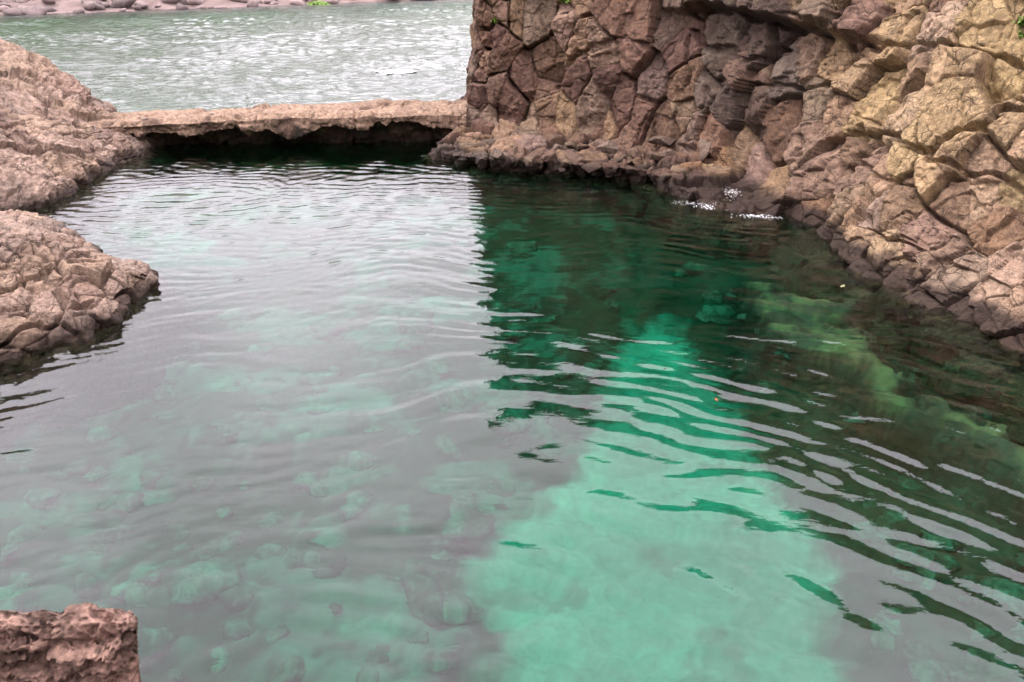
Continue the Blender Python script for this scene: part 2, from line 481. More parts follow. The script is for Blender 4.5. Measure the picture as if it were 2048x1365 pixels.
ST = [
    cliff_station((0.6, 46), (1, 0.25), 0.1),
    cliff_station((-1.2, 34), (1, 0.1), 0.1),
    cliff_station((-1.6, 27), (1, 0.1), 0.12, L=(0.2, 0.4), Bp=P3((-1.2, 27), 0.9)),
    cliff_station((-1.8, 23.6), (1, 0.2), 0.12, L=(0.2, 0.4), Bp=P3((-1.22, 23.7), 0.85), wall_dir=(1, 0.2)),
    cliff_station(wpx(888, 322), (0.5, 1), 0.13, Lp=at_z(898, 308, 0.25), Bp=P3((-1.05, 22.25), 0.8), wall_dir=(0.75, 0.65)),
    cliff_station(wpx(960, 334), (0.1, 1), 0.15, Lp=at_z(962, 314, 0.32), Bp=at_z(1000, 236, 0.7), wall_dir=(0.2, 1)),
    cliff_station(wpx(1120, 348), (0.1, 1), 0.16, Lp=at_z(1117, 326, 0.34), Bp=at_z(1108, 248, 0.6)),
    cliff_station(wpx(1290, 366), (0.2, 1), 0.18, Lp=at_z(1288, 342, 0.34), Bp=at_z(1262, 276, 0.55)),
    cliff_station(wpx(1395, 408), (0.4, 1), 0.2, Lp=at_z(1392, 386, 0.2), Bp=at_z(1392, 308, 0.45)),
    cliff_station(wpx(1490, 430), (0.55, 0.85), 0.25, Lp=at_z(1492, 412, 0.12), Bp=at_z(1505, 350, 0.45)),
    cliff_station(wpx(1578, 440), (0.75, 0.65), 0.36, L=(0.15, 0.3), B=(0.5, 0.8)),
    cliff_station(wpx(1700, 530), (0.85, 0.53), 0.5, L=(0.15, 0.3), B=(0.5, 0.9)),
    cliff_station(wpx(1850, 598), (0.85, 0.53), 0.6, L=(0.15, 0.3), B=(0.55, 0.95)),
    cliff_station(wpx(2048, 712), (0.87, 0.5), 0.66, L=(0.18, 0.3), B=(0.6, 0.95)),
    cliff_station(wpx(2300, 850), (0.9, 0.4), 0.66, L=(0.2, 0.3), B=(0.65, 0.95)),
    cliff_station((7.9, 4.6), (1, 0.1), 0.6),
    cliff_station((8.2, 0.5), (1, 0), 0.5),
    cliff_station((8.6, -5.0), (1, 0), 0.5),
]
SEEDS = [(1741,190,58),(1902,246,84),(1960,60,58),(1874,65,42),(1806,212,45),(1936,128,42),(2006,134,44),(1880,124,36),(1795,62,48),
 (1615,96,42),(1519,75,52),(1430,58,55),(1567,147,42),(1625,202,42),(1666,222,36),(1716,238,36),(1550,260,52),(1608,285,48),(1423,290,46),(1322,278,50),
 (1539,369,48),(1632,350,58),(1799,297,42),(1912,304,46),(1963,332,44),(1861,347,36),(1902,398,44),(1789,412,56),(1990,445,56),(1607,428,42),(1709,478,42),
 (1775,510,42),(1842,476,52),(1912,548,52),(1816,556,36),(1955,600,62),(2012,622,40),(1873,522,40),(1096,116,42),(1206,106,42),(1206,152,36),(1160,156,42),
 (1103,100,34),(1155,95,36),(1233,24,44),(1283,38,44),(1363,92,42),(1368,155,36),(1295,164,34),(1178,207,46),(1360,238,32),(1382,276,30),(1240,214,34),
 (1283,234,34),(1025,213,36),(1340,30,44),(1080,30,44),(1130,60,40),(1020,70,36),(985,90,34),(1048,160,32),(1455,205,38),(1500,210,38),(1430,130,34),
 (1480,140,34),(1660,120,36),(1700,150,40),(1720,40,44),(1650,30,40),(1560,25,46),(1480,15,44),(2025,250,44),(1950,390,40),(2030,380,44),(2020,520,50),
 (1700,345,40),(1745,350,38),(1680,400,40),(1735,430,36),(1260,312,36),(1180,310,40),(1080,312,36),(1010,300,32),(950,316,34),(920,318,26),(1330,345,40),
 (1420,370,44),(1240,275,28),(1130,285,30),(1060,262,28)]
CRACKS = [
 ([(1375,25),(1430,12),(1500,30),(1560,45),(1640,60),(1695,40),(1705,5)], 9, 0.34),
 ([(1690,80),(1755,98),(1830,85),(1850,88),(1960,106),(2060,120)], 6, 0.2),
 ([(1380,65),(1400,92),(1455,102),(1475,118),(1530,122),(1560,100)], 7, 0.24),
 ([(1500,168),(1590,174),(1645,165)], 5, 0.14),
 ([(1690,262),(1760,258),(1800,282),(1870,302),(1935,262),(2000,236),(2060,215)], 7, 0.26),
 ([(1715,250),(1706,300),(1685,340)], 8, 0.26),
 ([(1870,302),(1862,318),(1905,332),(1990,346),(2060,388)], 6, 0.2),
 ([(1118,165),(1140,125),(1195,100),(1250,72)], 6, 0.16),
 ([(1592,172),(1594,235),(1596,310)], 5, 0.14),
 ([(1648,160),(1640,220),(1622,262)], 5, 0.14),
 ([(1432,155),(1398,215)], 5, 0.14), ([(1370,78),(1375,130),(1360,190)], 5, 0.14),
 ([(1705,330),(1760,350),(1830,372)], 4, 0.12), ([(1750,470),(1810,490),(1880,505),(1900,470)], 4, 0.12), ([(1830,570),(1900,520),(1960,470)], 4, 0.1),
 ([(1120,255),(1200,280),(1270,300),(1350,330)], 4, 0.12), ([(1310,240),(1316,300)], 4, 0.1),
]
def cliff_r(P, px, py):
    r = 0.42 + 0.22 * smooth(12.5, 11.0, P[:, 1]) * smooth(0.5, 1.4, P[:, 2])
    r = np.where((P[:, 2] < 0.75) & (P[:, 1] > 14), 0.3, r)
    r = np.where((px < 1010) & (P[:, 1] > 17), 0.3, r)
    r = np.where((P[:, 2] > 5.0) | (px > 2200) | (P[:, 1] > 26), 0.85, r)
    return np.where(P[:, 2] < -0.3, 0.8, r)
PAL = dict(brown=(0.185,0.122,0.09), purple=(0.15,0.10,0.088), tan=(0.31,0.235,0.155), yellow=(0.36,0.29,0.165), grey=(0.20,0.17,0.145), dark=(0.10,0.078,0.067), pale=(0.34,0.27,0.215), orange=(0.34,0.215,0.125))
PALV = {k: np.array(v) for k, v in PAL.items()}
def pick(rs, names, weights):
    return PALV[names[rs.choice(len(names), p=np.array(weights) / sum(weights))]]
def reg(x, y):
    if x > 1650: return PALV['tan'] if y < 0.9 * (x - 1690) + 330 else PALV['pale'] * 0.9
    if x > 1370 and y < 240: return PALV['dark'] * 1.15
    return PALV['brown'] * 1.1
def cliff_tint(C, pr, rs):
    px, py, _ = pr
    out = np.zeros((len(C), 3))
    for i, (c, x, y) in enumerate(zip(C, px, py)):
        if x > 1690 and y < 0.9 * (x - 1690) + 330:
            v = pick(rs, ['yellow', 'tan', 'pale', 'purple', 'brown'], [4, 5, 2, 1.2, 1])
        elif x > 1600 or (y > 300 and x > 1500):
            v = pick(rs, ['tan', 'pale', 'brown', 'grey', 'orange'], [4, 2.5, 2, 1.5, 0.8])
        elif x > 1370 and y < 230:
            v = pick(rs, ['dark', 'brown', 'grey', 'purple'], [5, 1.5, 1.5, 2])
        elif x > 1370:
            v = pick(rs, ['brown', 'tan', 'orange', 'grey'], [4, 3, 1, 1.5])
        elif y > 230:
            v = pick(rs, ['grey', 'tan', 'brown', 'pale'], [3, 3, 4, 1])
        else:
            v = pick(rs, ['brown', 'purple', 'tan', 'grey', 'pale'], [5, 3, 1.5, 1.5, 1])
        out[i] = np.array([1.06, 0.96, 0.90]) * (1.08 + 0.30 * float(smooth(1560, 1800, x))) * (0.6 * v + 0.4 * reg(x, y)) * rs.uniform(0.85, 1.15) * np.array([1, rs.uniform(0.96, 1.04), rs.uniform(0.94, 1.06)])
    return out
def cliff_lift(P, px, py):                              # the bulge that hangs over the dark recess
    line_y = np.interp(px, [1300, 1375, 1430, 1500, 1560, 1640, 1700, 1740], [20, 25, 12, 30, 45, 60, 80, 80])
    m = smooth(1290, 1390, px) * smooth(1800, 1700, px) * (P[:, 2] > 1.5)
    over = smooth(6, -10, py - line_y) * smooth(7.5, 5.5, P[:, 2])
    rec = smooth(2.2, 3.2, P[:, 2]) * smooth(-8, 8, py - line_y)
    return m * (0.42 * over - 0.2 * rec)
def cliff_warp(p):                                      # upright joints in the main wall, squarer blocks on the slope to the right
    q = p.copy(); q[:, 2] = p[:, 2] * (0.62 + 0.34 * smooth(14.5, 11.5, p[:, 1]))
    return q
cliff = tag(empty('rock_cliff', (3, 20, 0)), 'tall brown cliff of cracked basalt blocks rising from the right side of the pool', 'cliff')
GC = loft(ST, [20, 34, 120, 285, 22, 8], 1.12)
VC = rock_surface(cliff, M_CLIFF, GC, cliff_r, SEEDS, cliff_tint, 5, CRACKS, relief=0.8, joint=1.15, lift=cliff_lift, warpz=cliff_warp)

def strata(axis, k):
    a_ = np.array(axis, float); a_ /= np.linalg.norm(a_)
    return np.eye(3) * 0.85 + (k - 0.85) * np.outer(a_, a_)
def beds(P, axis, step, depth, sd):                     # worn edges of the beds: each one steps back from the last
    a_ = np.array(axis, float); a_ /= np.linalg.norm(a_)
    t = P @ a_ / step + 0.5 * fbm(P / 0.9, 3, sd) + 0.2 * fbm(P / 0.2, 2, sd + 3)
    k_ = np.floor(t); f_ = t - k_
    am = hf(ihash(k_, k_ * 0, k_ * 0, sd)) * (0.6 + 0.6 * fbm(P / 1.2, 2, sd + 9))
    return depth * am * (smooth(0, 0.12, f_) - f_)
# angular rubble lying against the foot of the wall
import bmesh
def rubble(px_, py_, size, seed):
    r = random.Random(seed); bm = bmesh.new()
    for _ in range(13):
        bm.verts.new((r.uniform(-1, 1) * 1.15, r.uniform(-1, 1) * 0.9, r.uniform(-1, 1) * 0.75))
    ret = bmesh.ops.convex_hull(bm, input=bm.verts)
    bmesh.ops.delete(bm, geom=[v for v in bm.verts if not v.link_faces], context='VERTS')
    bmesh.ops.bevel(bm, geom=bm.edges[:], offset=0.05, segments=1, affect='EDGES')
    me = bpy.data.meshes.new('rock_block'); bm.to_mesh(me); bm.free()
    col = (np.array(PALV[r.choice(['grey', 'tan', 'brown', 'brown', 'pale'])]) * 0.4 + PALV['brown'] * 0.6) * r.uniform(0.55, 0.75)
    at_ = me.color_attributes.new('tint', 'FLOAT_COLOR', 'POINT')
    at_.data.foreach_set('color', np.tile(np.append(col, 1.0), len(me.vertices)).astype(np.float32))
    a_, b_, c_ = project(VC.reshape(-1, 3)); j = int(np.argmin((a_ - px_) ** 2 + (b_ - py_) ** 2 + np.where(c_ > 30, 1e6, 0)))
    p_ = VC.reshape(-1, 3)[j]
    o = bpy.data.objects.new('rock_block', me); COL.objects.link(o); me.materials.append(M_CLIFF); o.parent = cliff
    o.location = Vector(p_) - cliff.location + Vector((0, 0.02, size * 0.15)); o.scale = (size * r.uniform(0.8, 1.3), size, size * r.uniform(0.7, 1.1)); o.rotation_euler = (r.uniform(-.5, .5), r.uniform(-.5, .5), r.uniform(0, 6.3))
for k_, (a_, b_, c_) in enumerate([(1090,320,.2),(1122,338,.17),(1150,318,.24),(1182,336,.2),(1206,326,.16),(1232,346,.19),(1060,326,.16),(1256,336,.2),(1000,314,.18),(1292,338,.22),(1330,356,.2),
        (1165,298,.2),(1112,300,.18),(1218,304,.24),(1030,306,.15),(1140,296,.15),(1275,312,.2),(1196,350,.16),(1135,350,.14),(1240,322,.15),(1310,320,.24),(1360,345,.2),(965,322,.16),(925,316,.15),(1420,372,.2),(1470,398,.18),(1322,282,.3),(1415,300,.28)]):
    rubble(a_, b_, c_, 500 + k_)
# ---- the long outcrop beside the causeway
def out_station(W, pts, inl=(-0.6, 0.8), back=2.5, steep=0.3):
    W = np.array(W, float); inl = np.array(inl); inl = inl / np.linalg.norm(inl)
    E = P3(W + inl * steep * 0.7, steep)
    mid, crest = pts
    return [P3(W - inl * 0.8, -2.6), P3(W, 0), E, mid, crest, P3(crest[:2] + np.array([-0.2, 1.0]) * back, -1.0)]
UA = [
    out_station(wpx(-420, 560), (at_z(-420, 300, 1.9), at_z(-420, -60, 3.6)), (-0.3, 1)),
    out_station(wpx(-150, 470), (at_z(-140, 270, 1.5), at_z(-160, 0, 3.2)), (-0.3, 1)),
    out_station(wpx(20, 436), (at_z(-20, 230, 1.5), at_z(-25, 58, 2.72)), (-0.5, 0.9)),
    out_station(wpx(78, 418), (at_z(40, 250, 1.15), at_z(45, 92, 2.35)), (-0.6, 0.8)),
    out_station(wpx(135, 393), (at_z(95, 265, 0.95), at_z(115, 138, 1.8)), (-0.6, 0.8), steep=0.34),
    out_station(wpx(225, 337), (at_z(170, 258, 0.8), at_z(180, 186, 1.25)), (-0.7, 0.7)),
    out_station(wpx(295, 308), (at_z(238, 252, 0.66), at_z(222, 208, 0.85)), (-0.9, 0.4)),
    out_station(wpx(318, 288), (at_z(255, 246, 0.5), at_z(238, 222, 0.66)), (-1, 0.15)),
    out_station((-9.5, 24.6), (P3((-10.3, 24.2), 0.4), P3((-10.8, 24.4), 0.45)), (-1, 0)),
]
def left_tint(C, pr, rs):
    out = np.zeros((len(C), 3))
    for i in range(len(C)):
        out[i] = pick(rs, ['pale', 'tan', 'brown', 'grey', 'purple'], [4, 4, 2, 2, 0.8]) * 0.4 + 0.6 * np.array([0.30, 0.235, 0.19])
        out[i] *= 0.8 * rs.uniform(0.88, 1.12) * np.array([1.05, 0.97, 0.97])
    return out
upper = tag(empty('rock_outcrop', (-10, 21, 0)), 'long sloping outcrop of layered pinkish rock joining the left end of the low causeway', 'rocks')
GU = loft(UA, [16, 24, 130, 150, 30], 1.0)
rock_surface(upper, M_LEFT, GU, lambda P, x, y: 0.42 + 0.25 * hf(ihash(np.floor(P[:, 0] / 2), np.floor(P[:, 1] / 2), np.floor(P[:, 2]), 5)),
             [(60,130,60),(130,170,50),(40,330,60),(150,330,60),(250,270,46),(60,200,50),(110,230,40),(20,390,40)], left_tint, 21,
             [([(0,150),(60,165),(110,205),(160,240)], 6, 0.16), ([(60,120),(110,165),(150,205),(190,215)], 5, 0.14), ([(0,260),(60,250)], 5, 0.1)],
             relief=0.38, joint=0.45, aniso=strata((0.45, -0.25, 0.86), 1.9), limit=140, albedo=0.95,
             lift=lambda P, x, y: beds(P, (0.45, -0.25, 0.86), 0.36, 0.13, 81))

# ---- the nearer, pointed outcrop
def low_station(W, crest, far, inl=(-0.2, 1)):
    inl = np.array(inl); inl = inl / np.linalg.norm(inl)
    W = np.array(W, float); far = np.array(far, float)
    E = P3(W + inl * 0.16, min(0.28, crest[2] * 0.45))
    fd = far - crest[:2]; fd /= np.linalg.norm(fd) + 1e-6
    m = (E + crest) / 2; m[2] += 0.06 * crest[2]
    return [P3(W - inl * 0.7, -2.4), P3(W, 0), E, m, crest, P3(far, 0), P3(far + fd * 0.8, -2.2)]
LA = [
    low_station(wpx(-620, 930), at_z(-500, 460, 2.0), wpx(-420, 420)),
    low_station(wpx(-260, 810), at_z(-200, 450, 1.6), wpx(-150, 432)),
    low_station(wpx(0, 722), at_z(0, 458, 1.15), wpx(20, 426), (-0.15, 1)),
    low_station(wpx(100, 694), at_z(70, 470, 0.98), wpx(75, 436), (-0.15, 1)),
    low_station(wpx(180, 668), at_z(130, 490, 0.78), wpx(130, 458), (-0.3, 1)),
    low_station(wpx(240, 642), at_z(190, 520, 0.55), wpx(185, 488), (-0.6, 0.8)),
    low_station(wpx(268, 606), at_z(235, 543, 0.42), wpx(245, 515), (-0.8, 0.6)),
    low_station(wpx(318, 570), at_z(290, 560, 0.12), wpx(307, 550), (-1, 0.3)),
    low_station(wpx(345, 566), P3(wpx(335, 564), -0.12), wpx(335, 556), (-1, 0.3)),
]
for p_ in LA[-1]: p_[2] -= 0.75                      # the tip runs on under water
lower = tag(empty('rock_outcrop', (-7, 12, 0)), 'pointed wedge of pale rock whose tip runs into the pool below the longer slope', 'rocks')
GL = loft(LA, [16, 24, 80, 100, 90, 14], 0.95)
rock_surface(lower, M_LEFT, GL, lambda P, x, y: 0.42 + 0 * P[:, 0],
             [(55,650,52),(90,610,44),(160,590,48),(225,620,42),(60,510,40),(20,490,36),(180,540,46),(230,560,34),(270,565,24),(120,470,36),(20,600,36),(100,680,36)], left_tint, 33,
             [([(0,590),(60,560),(100,545)], 6, 0.12), ([(0,690),(70,660),(130,625),(190,610)], 6, 0.14)], relief=0.42, joint=0.5, aniso=strata((0.2, -0.3, 0.93), 1.6), limit=130, albedo=0.95,
             lift=lambda P, x, y: beds(P, (0.25, -0.35, 0.9), 0.3, 0.09, 82))

# ---- unseen cliff added behind the viewpoint to shut off the sky on that side
bw = np.array([(10.5, 1.0), (9.5, -5.0), (4.0, -9.0), (-4.0, -10.5), (-12.0, -9.5), (-20.0, -6.0), (-30.0, -3.0)])
bt = np.concatenate([[0], np.cumsum(np.linalg.norm(np.diff(bw, axis=0), axis=1))])
bq = np.linspace(0, bt[-1], 150); bl = hermite(bt, bw, bq); bz = np.concatenate([np.linspace(-2.5, 14, 70), [14.6, 15, 15.2, 15.3]])
bn = np.stack([np.gradient(bl[:, 1]), -np.gradient(bl[:, 0])], 1); bn /= np.linalg.norm(bn, axis=1, keepdims=True)
BG = np.stack([np.concatenate([bl + bn * s_, np.full((150, 1), z_)], 1) for z_, s_ in zip(bz, -0.22 * np.clip(bz, 0, 14) - np.array([0] * 70 + [1, 3, 7, 14]))], 1).reshape(-1, 3)
bw1, bw2, bid_, bv_ = worley(BG / 1.3, 301)
BG = BG + np.repeat(np.concatenate([bn, np.zeros((150, 1))], 1), len(bz), 0) * (0.5 * hf(bid_ * M32(5)) + 0.8 * fbm(BG / 4, 3, 302))[:, None]
BT = np.array([[0.105, 0.075, 0.055]]) * (0.8 + 0.4 * hf(bid_ * M32(9)))[:, None]
tag(add('sky_blocking_cliff', mesh_np('sky_blocking_cliff', BG, grid_faces(150, len(bz)), BT, 35), M_CLIFF), 'tall brown unseen cliff added behind the viewpoint to block sky light', kind='structure')

# ---- the low causeway across the pool's mouth
def weir():
    root = tag(empty('rock_causeway', (-5, 22, 0)), 'low flat causeway with a hollowed dark underside crossing the mouth of the pool', 'causeway')
    xs = np.arange(-11.0, -1.2, 0.021); nu = len(xs)
    base = np.array([xs, xs * 0, xs * 0]).T
    tz = 0.78 + 0.16 * smooth(-10.5, -3, xs) + 0.03 * fbm(base / 1.2, 3, 90)
    front = np.interp(xs, [-11, -9.5, -8, -5, -2, -0.7], [20.9, 21.2, 21.3, 21.45, 21.6, 21.6]) + 0.12 * fbm(base / 0.8 + 9, 4, 91)
    bck = np.interp(xs, [-11, -9, -5, -0.7], [22.6, 22.8, 23.3, 23.7]) + 0.1 * fbm(base / 1.0 + 5, 3, 92)
    lip = 0.40 + 0.10 * fbm(base / 0.9 + 30, 3, 93)
    for cx, cw, ch in ((-7.15, 0.55, -0.14), (-4.6, 0.5, -0.2), (-5.9, 0.35, 0.2), (-2.3, 1.2, -0.08), (-8.6, 0.7, 0.06), (-3.4, 0.7, -0.15)):
        lip = lip + ch * np.exp(-((xs - cx) / cw) ** 2)
    lip = np.clip(lip, 0.14, 0.66)
    prof = []
    prof.append(np.stack([xs, bck + 0.25, xs * 0 - 1.5], 1))
    prof.append(np.stack([xs, bck + 0.05, tz - 0.3], 1))
    prof.append(np.stack([xs, bck - 0.1, tz], 1))
    prof.append(np.stack([xs, front + 0.16, tz - 0.0], 1))
    prof.append(np.stack([xs, front, tz - 0.10], 1))
    prof.append(np.stack([xs, front + 0.03, tz - lip], 1))
    prof.append(np.stack([xs, front + 0.4, tz - lip + 0.02], 1))
    prof.append(np.stack([xs, front + 0.75, 0.12 + 0 * xs], 1))
    prof.append(np.stack([xs, front + 0.9, -0.5 + 0 * xs], 1))
    prof.append(np.stack([xs, front + 1.0, -2.5 + 0 * xs], 1))
    segs = [6, 8, 46, 8, 14, 18, 18, 22, 10]
    G = []
    for a, b, m in zip(prof[:-1], prof[1:], segs):
        f = np.arange(m) / m
        G.append(a[:, None] * (1 - f)[None, :, None] + b[:, None] * f[None, :, None])
    G.append(prof[-1][:, None])
    G = np.concatenate(G, 1)[:, ::-1]
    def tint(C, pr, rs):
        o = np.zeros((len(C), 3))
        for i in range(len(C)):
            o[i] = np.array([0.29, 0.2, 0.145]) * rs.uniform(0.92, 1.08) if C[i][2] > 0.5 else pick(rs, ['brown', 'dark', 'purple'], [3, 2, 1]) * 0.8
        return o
    def rad(P, x, y): return np.where(P[:, 2] > 0.68, 0.95, 0.42)
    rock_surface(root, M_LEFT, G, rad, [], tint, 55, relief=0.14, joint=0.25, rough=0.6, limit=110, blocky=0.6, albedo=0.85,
                 lift=lambda P, x, y: np.where(P[:, 2] > 0.66, 0.012 * fbm(P / 0.3, 3, 96), 0.11 * fbm(P / 0.5, 4, 95, 0.6)))
weir()
print('rocks done', round(time.time() - T0, 1))

# ------------------------------------------------------------------ the pool floor
def in_poly(x, y, poly):
    inside = np.zeros(x.shape, bool)
    n = len(poly)
    for i in range(n):
        x0, y0 = poly[i][:2]; x1, y1 = poly[(i + 1) % n][:2]
        c = ((y0 > y) != (y1 > y)) & (x < (x1 - x0) * (y - y0) / (y1 - y0 + 1e-12) + x0)
        inside ^= c
    return inside
def sdf(x, y, poly):
    d = poly_dist(x, y, [tuple(p[:2]) for p in poly] + [tuple(poly[0][:2])])
    return np.where(in_poly(x, y, poly), -d, d)
SAND_Z, SHELF_Z = -2.5, -0.8
sand_px = [(1275,650),(1340,640),(1395,730),(1440,790),(1480,860),(1540,960),(1610,1070),(1650,1140),(1675,1250),(1690,1400),(1700,1650),(1000,1650),(1030,1400),(1000,1290),(930,1190),(960,1110),(1080,1010),(1160,900),(1200,830),(1210,740)]
sand_poly = [under(x, y, SAND_Z) for x, y in sand_px]
shelf_px = [(1500,560),(1560,580),(1640,600),(1720,660),(1800,730),(1880,790),(1960,850),(2060,930),(2200,1060),(2200,1180),(2050,960),(1950,920),(1850,850),(1760,790),(1680,720),(1600,680),(1560,640)]
shelf_poly = [under(x, y, SHELF_Z) for x, y in shelf_px]
xs = np.arange(-16, 14, 0.08); ys = np.arange(-4, 27, 0.08)
X, Y = np.meshgrid(xs, ys, indexing='ij')
x, y = X.ravel(), Y.ravel()
Q = np.stack([x, y, 0 * x], 1)
wx = x + 0.14 * fbm(Q / 0.4, 4, 101, 0.7); wy = y + 0.14 * fbm(Q / 0.4 + 50, 4, 102, 0.7)
wx2 = x + 0.4 * fbm(Q / 0.9, 4, 111, 0.65); wy2 = y + 0.4 * fbm(Q / 0.9 + 50, 4, 112, 0.65)
ds = sdf(wx, wy, sand_poly); dh = sdf(wx2, wy2, shelf_poly)
rise = smooth(-0.05, 0.8, ds)
mound = fbm(Q / 1.6, 4, 103)
z = SAND_Z + 0.03 * fbm(Q / 0.7, 2, 104) + rise * (0.35 + 0.35 * mound)
z = np.maximum(z, np.where(dh < 0.6, SHELF_Z - 1.6 * smooth(-0.15, 0.6, dh) + 0.16 * fbm(Q / 0.5, 3, 105), -9))
w1, w2, wid, wv = worley(Q / 0.55 + 3.3, 106)
cob = np.sqrt(np.clip(1 - (w1 / 0.62) ** 2, 0, 1)) * 0.2 * hf(wid * M32(33)) * rise
z = z + cob * (np.abs(dh) > 0.0)
z = np.where(y > 19, z - smooth(19, 23, y) * 2.0, z)
pale = smooth(0.0, 0.55, fbm(Q / 0.7 + 8, 5, 107, 0.65)) * 0.6 + 0.4 * (hf(wid * M32(91)) > 0.84) * smooth(-0.3, 0.3, fbm(Q / 0.3, 3, 108))
sandc = np.array([0.2, 0.205, 0.18]); rockc = np.array([0.036, 0.034, 0.022]); palec = np.array([0.17, 0.17, 0.14]); algc = np.array([0.15, 0.115, 0.05])
left = smooth(1.0, -1.0, x - 0.16 * (y - 4)) 
tint = rockc[None] + (palec - rockc)[None] * (pale * (0.16 + 0.6 * left))[:, None]
weed = 0.35 * smooth(0.55, 0.66, fbm(Q / 0.55 + 31, 4, 115, 0.6)) 
f = smooth(0.22, -0.25, ds + 0.12 * fbm(Q / 0.25, 3, 117))[:, None]; tint = tint * (1 - f) + (sandc[None] * (1 + 0.22 * fbm(Q / 0.9, 4, 116))[:, None] * (1 - weed)[:, None] + rockc[None] * weed[:, None]) * f
sp = smooth(-0.25, 0.45, fbm(Q / 0.3, 4, 109, 0.65))
f = (smooth(0.15, -0.3, dh) * (0.12 + 0.88 * sp))[:, None]; tint = tint * (1 - f) + algc * f
b = NB('seabed'); geo = b.n('ShaderNodeNewGeometry'); pos = geo.outputs['Position']
n2 = b.noise(pos, 7.0, 6, 0.7)
c = b.mixc(1.0, b.n('ShaderNodeAttribute', attribute_name='tint').outputs['Color'], b.mixc(b.rng(n2, 0.3, 0.7), rgb(0.75, 0.75, 0.75), rgb(1.2, 1.2, 1.2)), 'MULTIPLY')
p = b.n('ShaderNodeBsdfPrincipled', {'Base Color': c, 'Roughness': 0.95, 'Specular IOR Level': 0.0}); b.t.links.new(p.outputs[0], b.out.inputs['Surface'])
M_BED = b.m
bed = tag(add('seabed', mesh_np('seabed', np.stack([x, y, z], 1), grid_faces(len(xs), len(ys)), tint), M_BED), 'green tinted pool floor with a pale sand patch between dark rocks', kind='structure')
def bed_z(px_, py_):
    i = int(np.clip(round((px_ + 16) / 0.08), 0, len(xs) - 1)); j = int(np.clip(round((py_ + 4) / 0.08), 0, len(ys) - 1))
    return z[i * len(ys) + j], ds[i * len(ys) + j], dh[i * len(ys) + j]
# boulders lying on the floor
b = NB('sunken_boulder'); oi = b.n('ShaderNodeObjectInfo'); pos = b.n('ShaderNodeNewGeometry').outputs['Position']
ramp = b.n('ShaderNodeValToRGB', {'Fac': oi.outputs['Random']})
e = ramp.color_ramp.elements; e[0].position = 0.0; e[0].color = rgb(0.03, 0.028, 0.018); e[1].position = 1.0; e[1].color = rgb(0.15, 0.15, 0.115)
q = ramp.color_ramp.elements.new(0.62); q.color = rgb(0.07, 0.065, 0.04)
c = b.mixc(b.rng(b.noise(pos, 2.6, 6, 0.75), 0.44, 0.62), rgb(0.036, 0.034, 0.022), rgb(0.13, 0.13, 0.10))
c = b.mixc(0.3, c, ramp.outputs[0])
c = b.mixc(1.0, c, b.mixc(b.rng(b.noise(pos, 9.0, 5, 0.7), 0.3, 0.7), rgb(0.5, 0.5, 0.5), rgb(1.4, 1.4, 1.4)), 'MULTIPLY')
p = b.n('ShaderNodeBsdfPrincipled', {'Base Color': c, 'Roughness': 0.95, 'Specular IOR Level': 0.0}); b.t.links.new(p.outputs[0], b.out.inputs['Surface'])
M_BOULD = b.m
def pebble(seed, sub=3, flat=0.7, amp=0.3):
    import bmesh
    bm = bmesh.new(); bmesh.ops.create_icosphere(bm, subdivisions=sub, radius=1.0)
    V = np.array([v.co[:] for v in bm.verts])
    w1, w2, wid, wv = worley(V * 1.3 + seed * 9.1, seed)
    r = 1 + amp * fbm(V * 0.9 + seed * 7.7, 2, seed) - 0.18 * w1
    for v, k in zip(bm.verts, r): v.co = v.co * float(k); v.co.z *= flat
    me = bpy.data.meshes.new('boulder'); bm.to_mesh(me); bm.free()
    me.polygons.foreach_set('use_smooth', np.ones(len(me.polygons), bool))
    return me
PEB = [pebble(k) for k in range(8)]
for me in PEB: me.materials.append(M_BOULD)
k = 0
rr = random.Random(5)
tries = 0
while k < 280 and tries < 6000:
    tries += 1
    px_, py_ = rr.uniform(-100, 2100), rr.uniform(420, 1400)
    g = under(px_, py_, -2.1)
    zz, a, h_ = bed_z(g[0], g[1])
    if a < 0.3 or (h_ < 0.1 and rr.random() < 0.8): continue
    s = rr.uniform(0.1, 0.24) * (1.5 if rr.random() < 0.15 else 1)
    o = bpy.data.objects.new('boulder', rr.choice(PEB)); COL.objects.link(o); o.parent = bed
    o.location = (g[0], g[1], zz + 0.05 * s); o.scale = (s * rr.uniform(0.8, 1.4), s * rr.uniform(0.7, 1.1), s * rr.uniform(0.7, 1.1)); o.rotation_euler = (rr.uniform(-.3, .3), rr.uniform(-.3, .3), rr.uniform(0, 6.3))
    k += 1
# deep floor of the open sea
DX, DY = np.meshgrid(np.linspace(-160, 160, 60), np.linspace(25, 190, 40), indexing='ij')
dq = np.stack([DX.ravel(), DY.ravel(), DX.ravel() * 0], 1)
far_line = lambda X_: np.interp(X_, [-160, -45, -30, -10, 5, 60, 160], [52, 60, 66, 74, 86, 120, 170])
dz = -4.4 - 3.0 * smooth(27, 45, DY.ravel()) + 6.6 * smooth(-14, 2, DY.ravel() - far_line(DX.ravel())) + 0.4 * fbm(dq / 9, 3, 120)
dt = np.repeat(np.array([[0.075, 0.085, 0.06]]), len(dq), 0) 
tag(add('deep_seabed', mesh_np('deep_seabed', np.stack([dq[:, 0], dq[:, 1], dz], 1), grid_faces(60, 40), dt), M_BED), 'deep sea floor beyond the causeway', kind='structure')

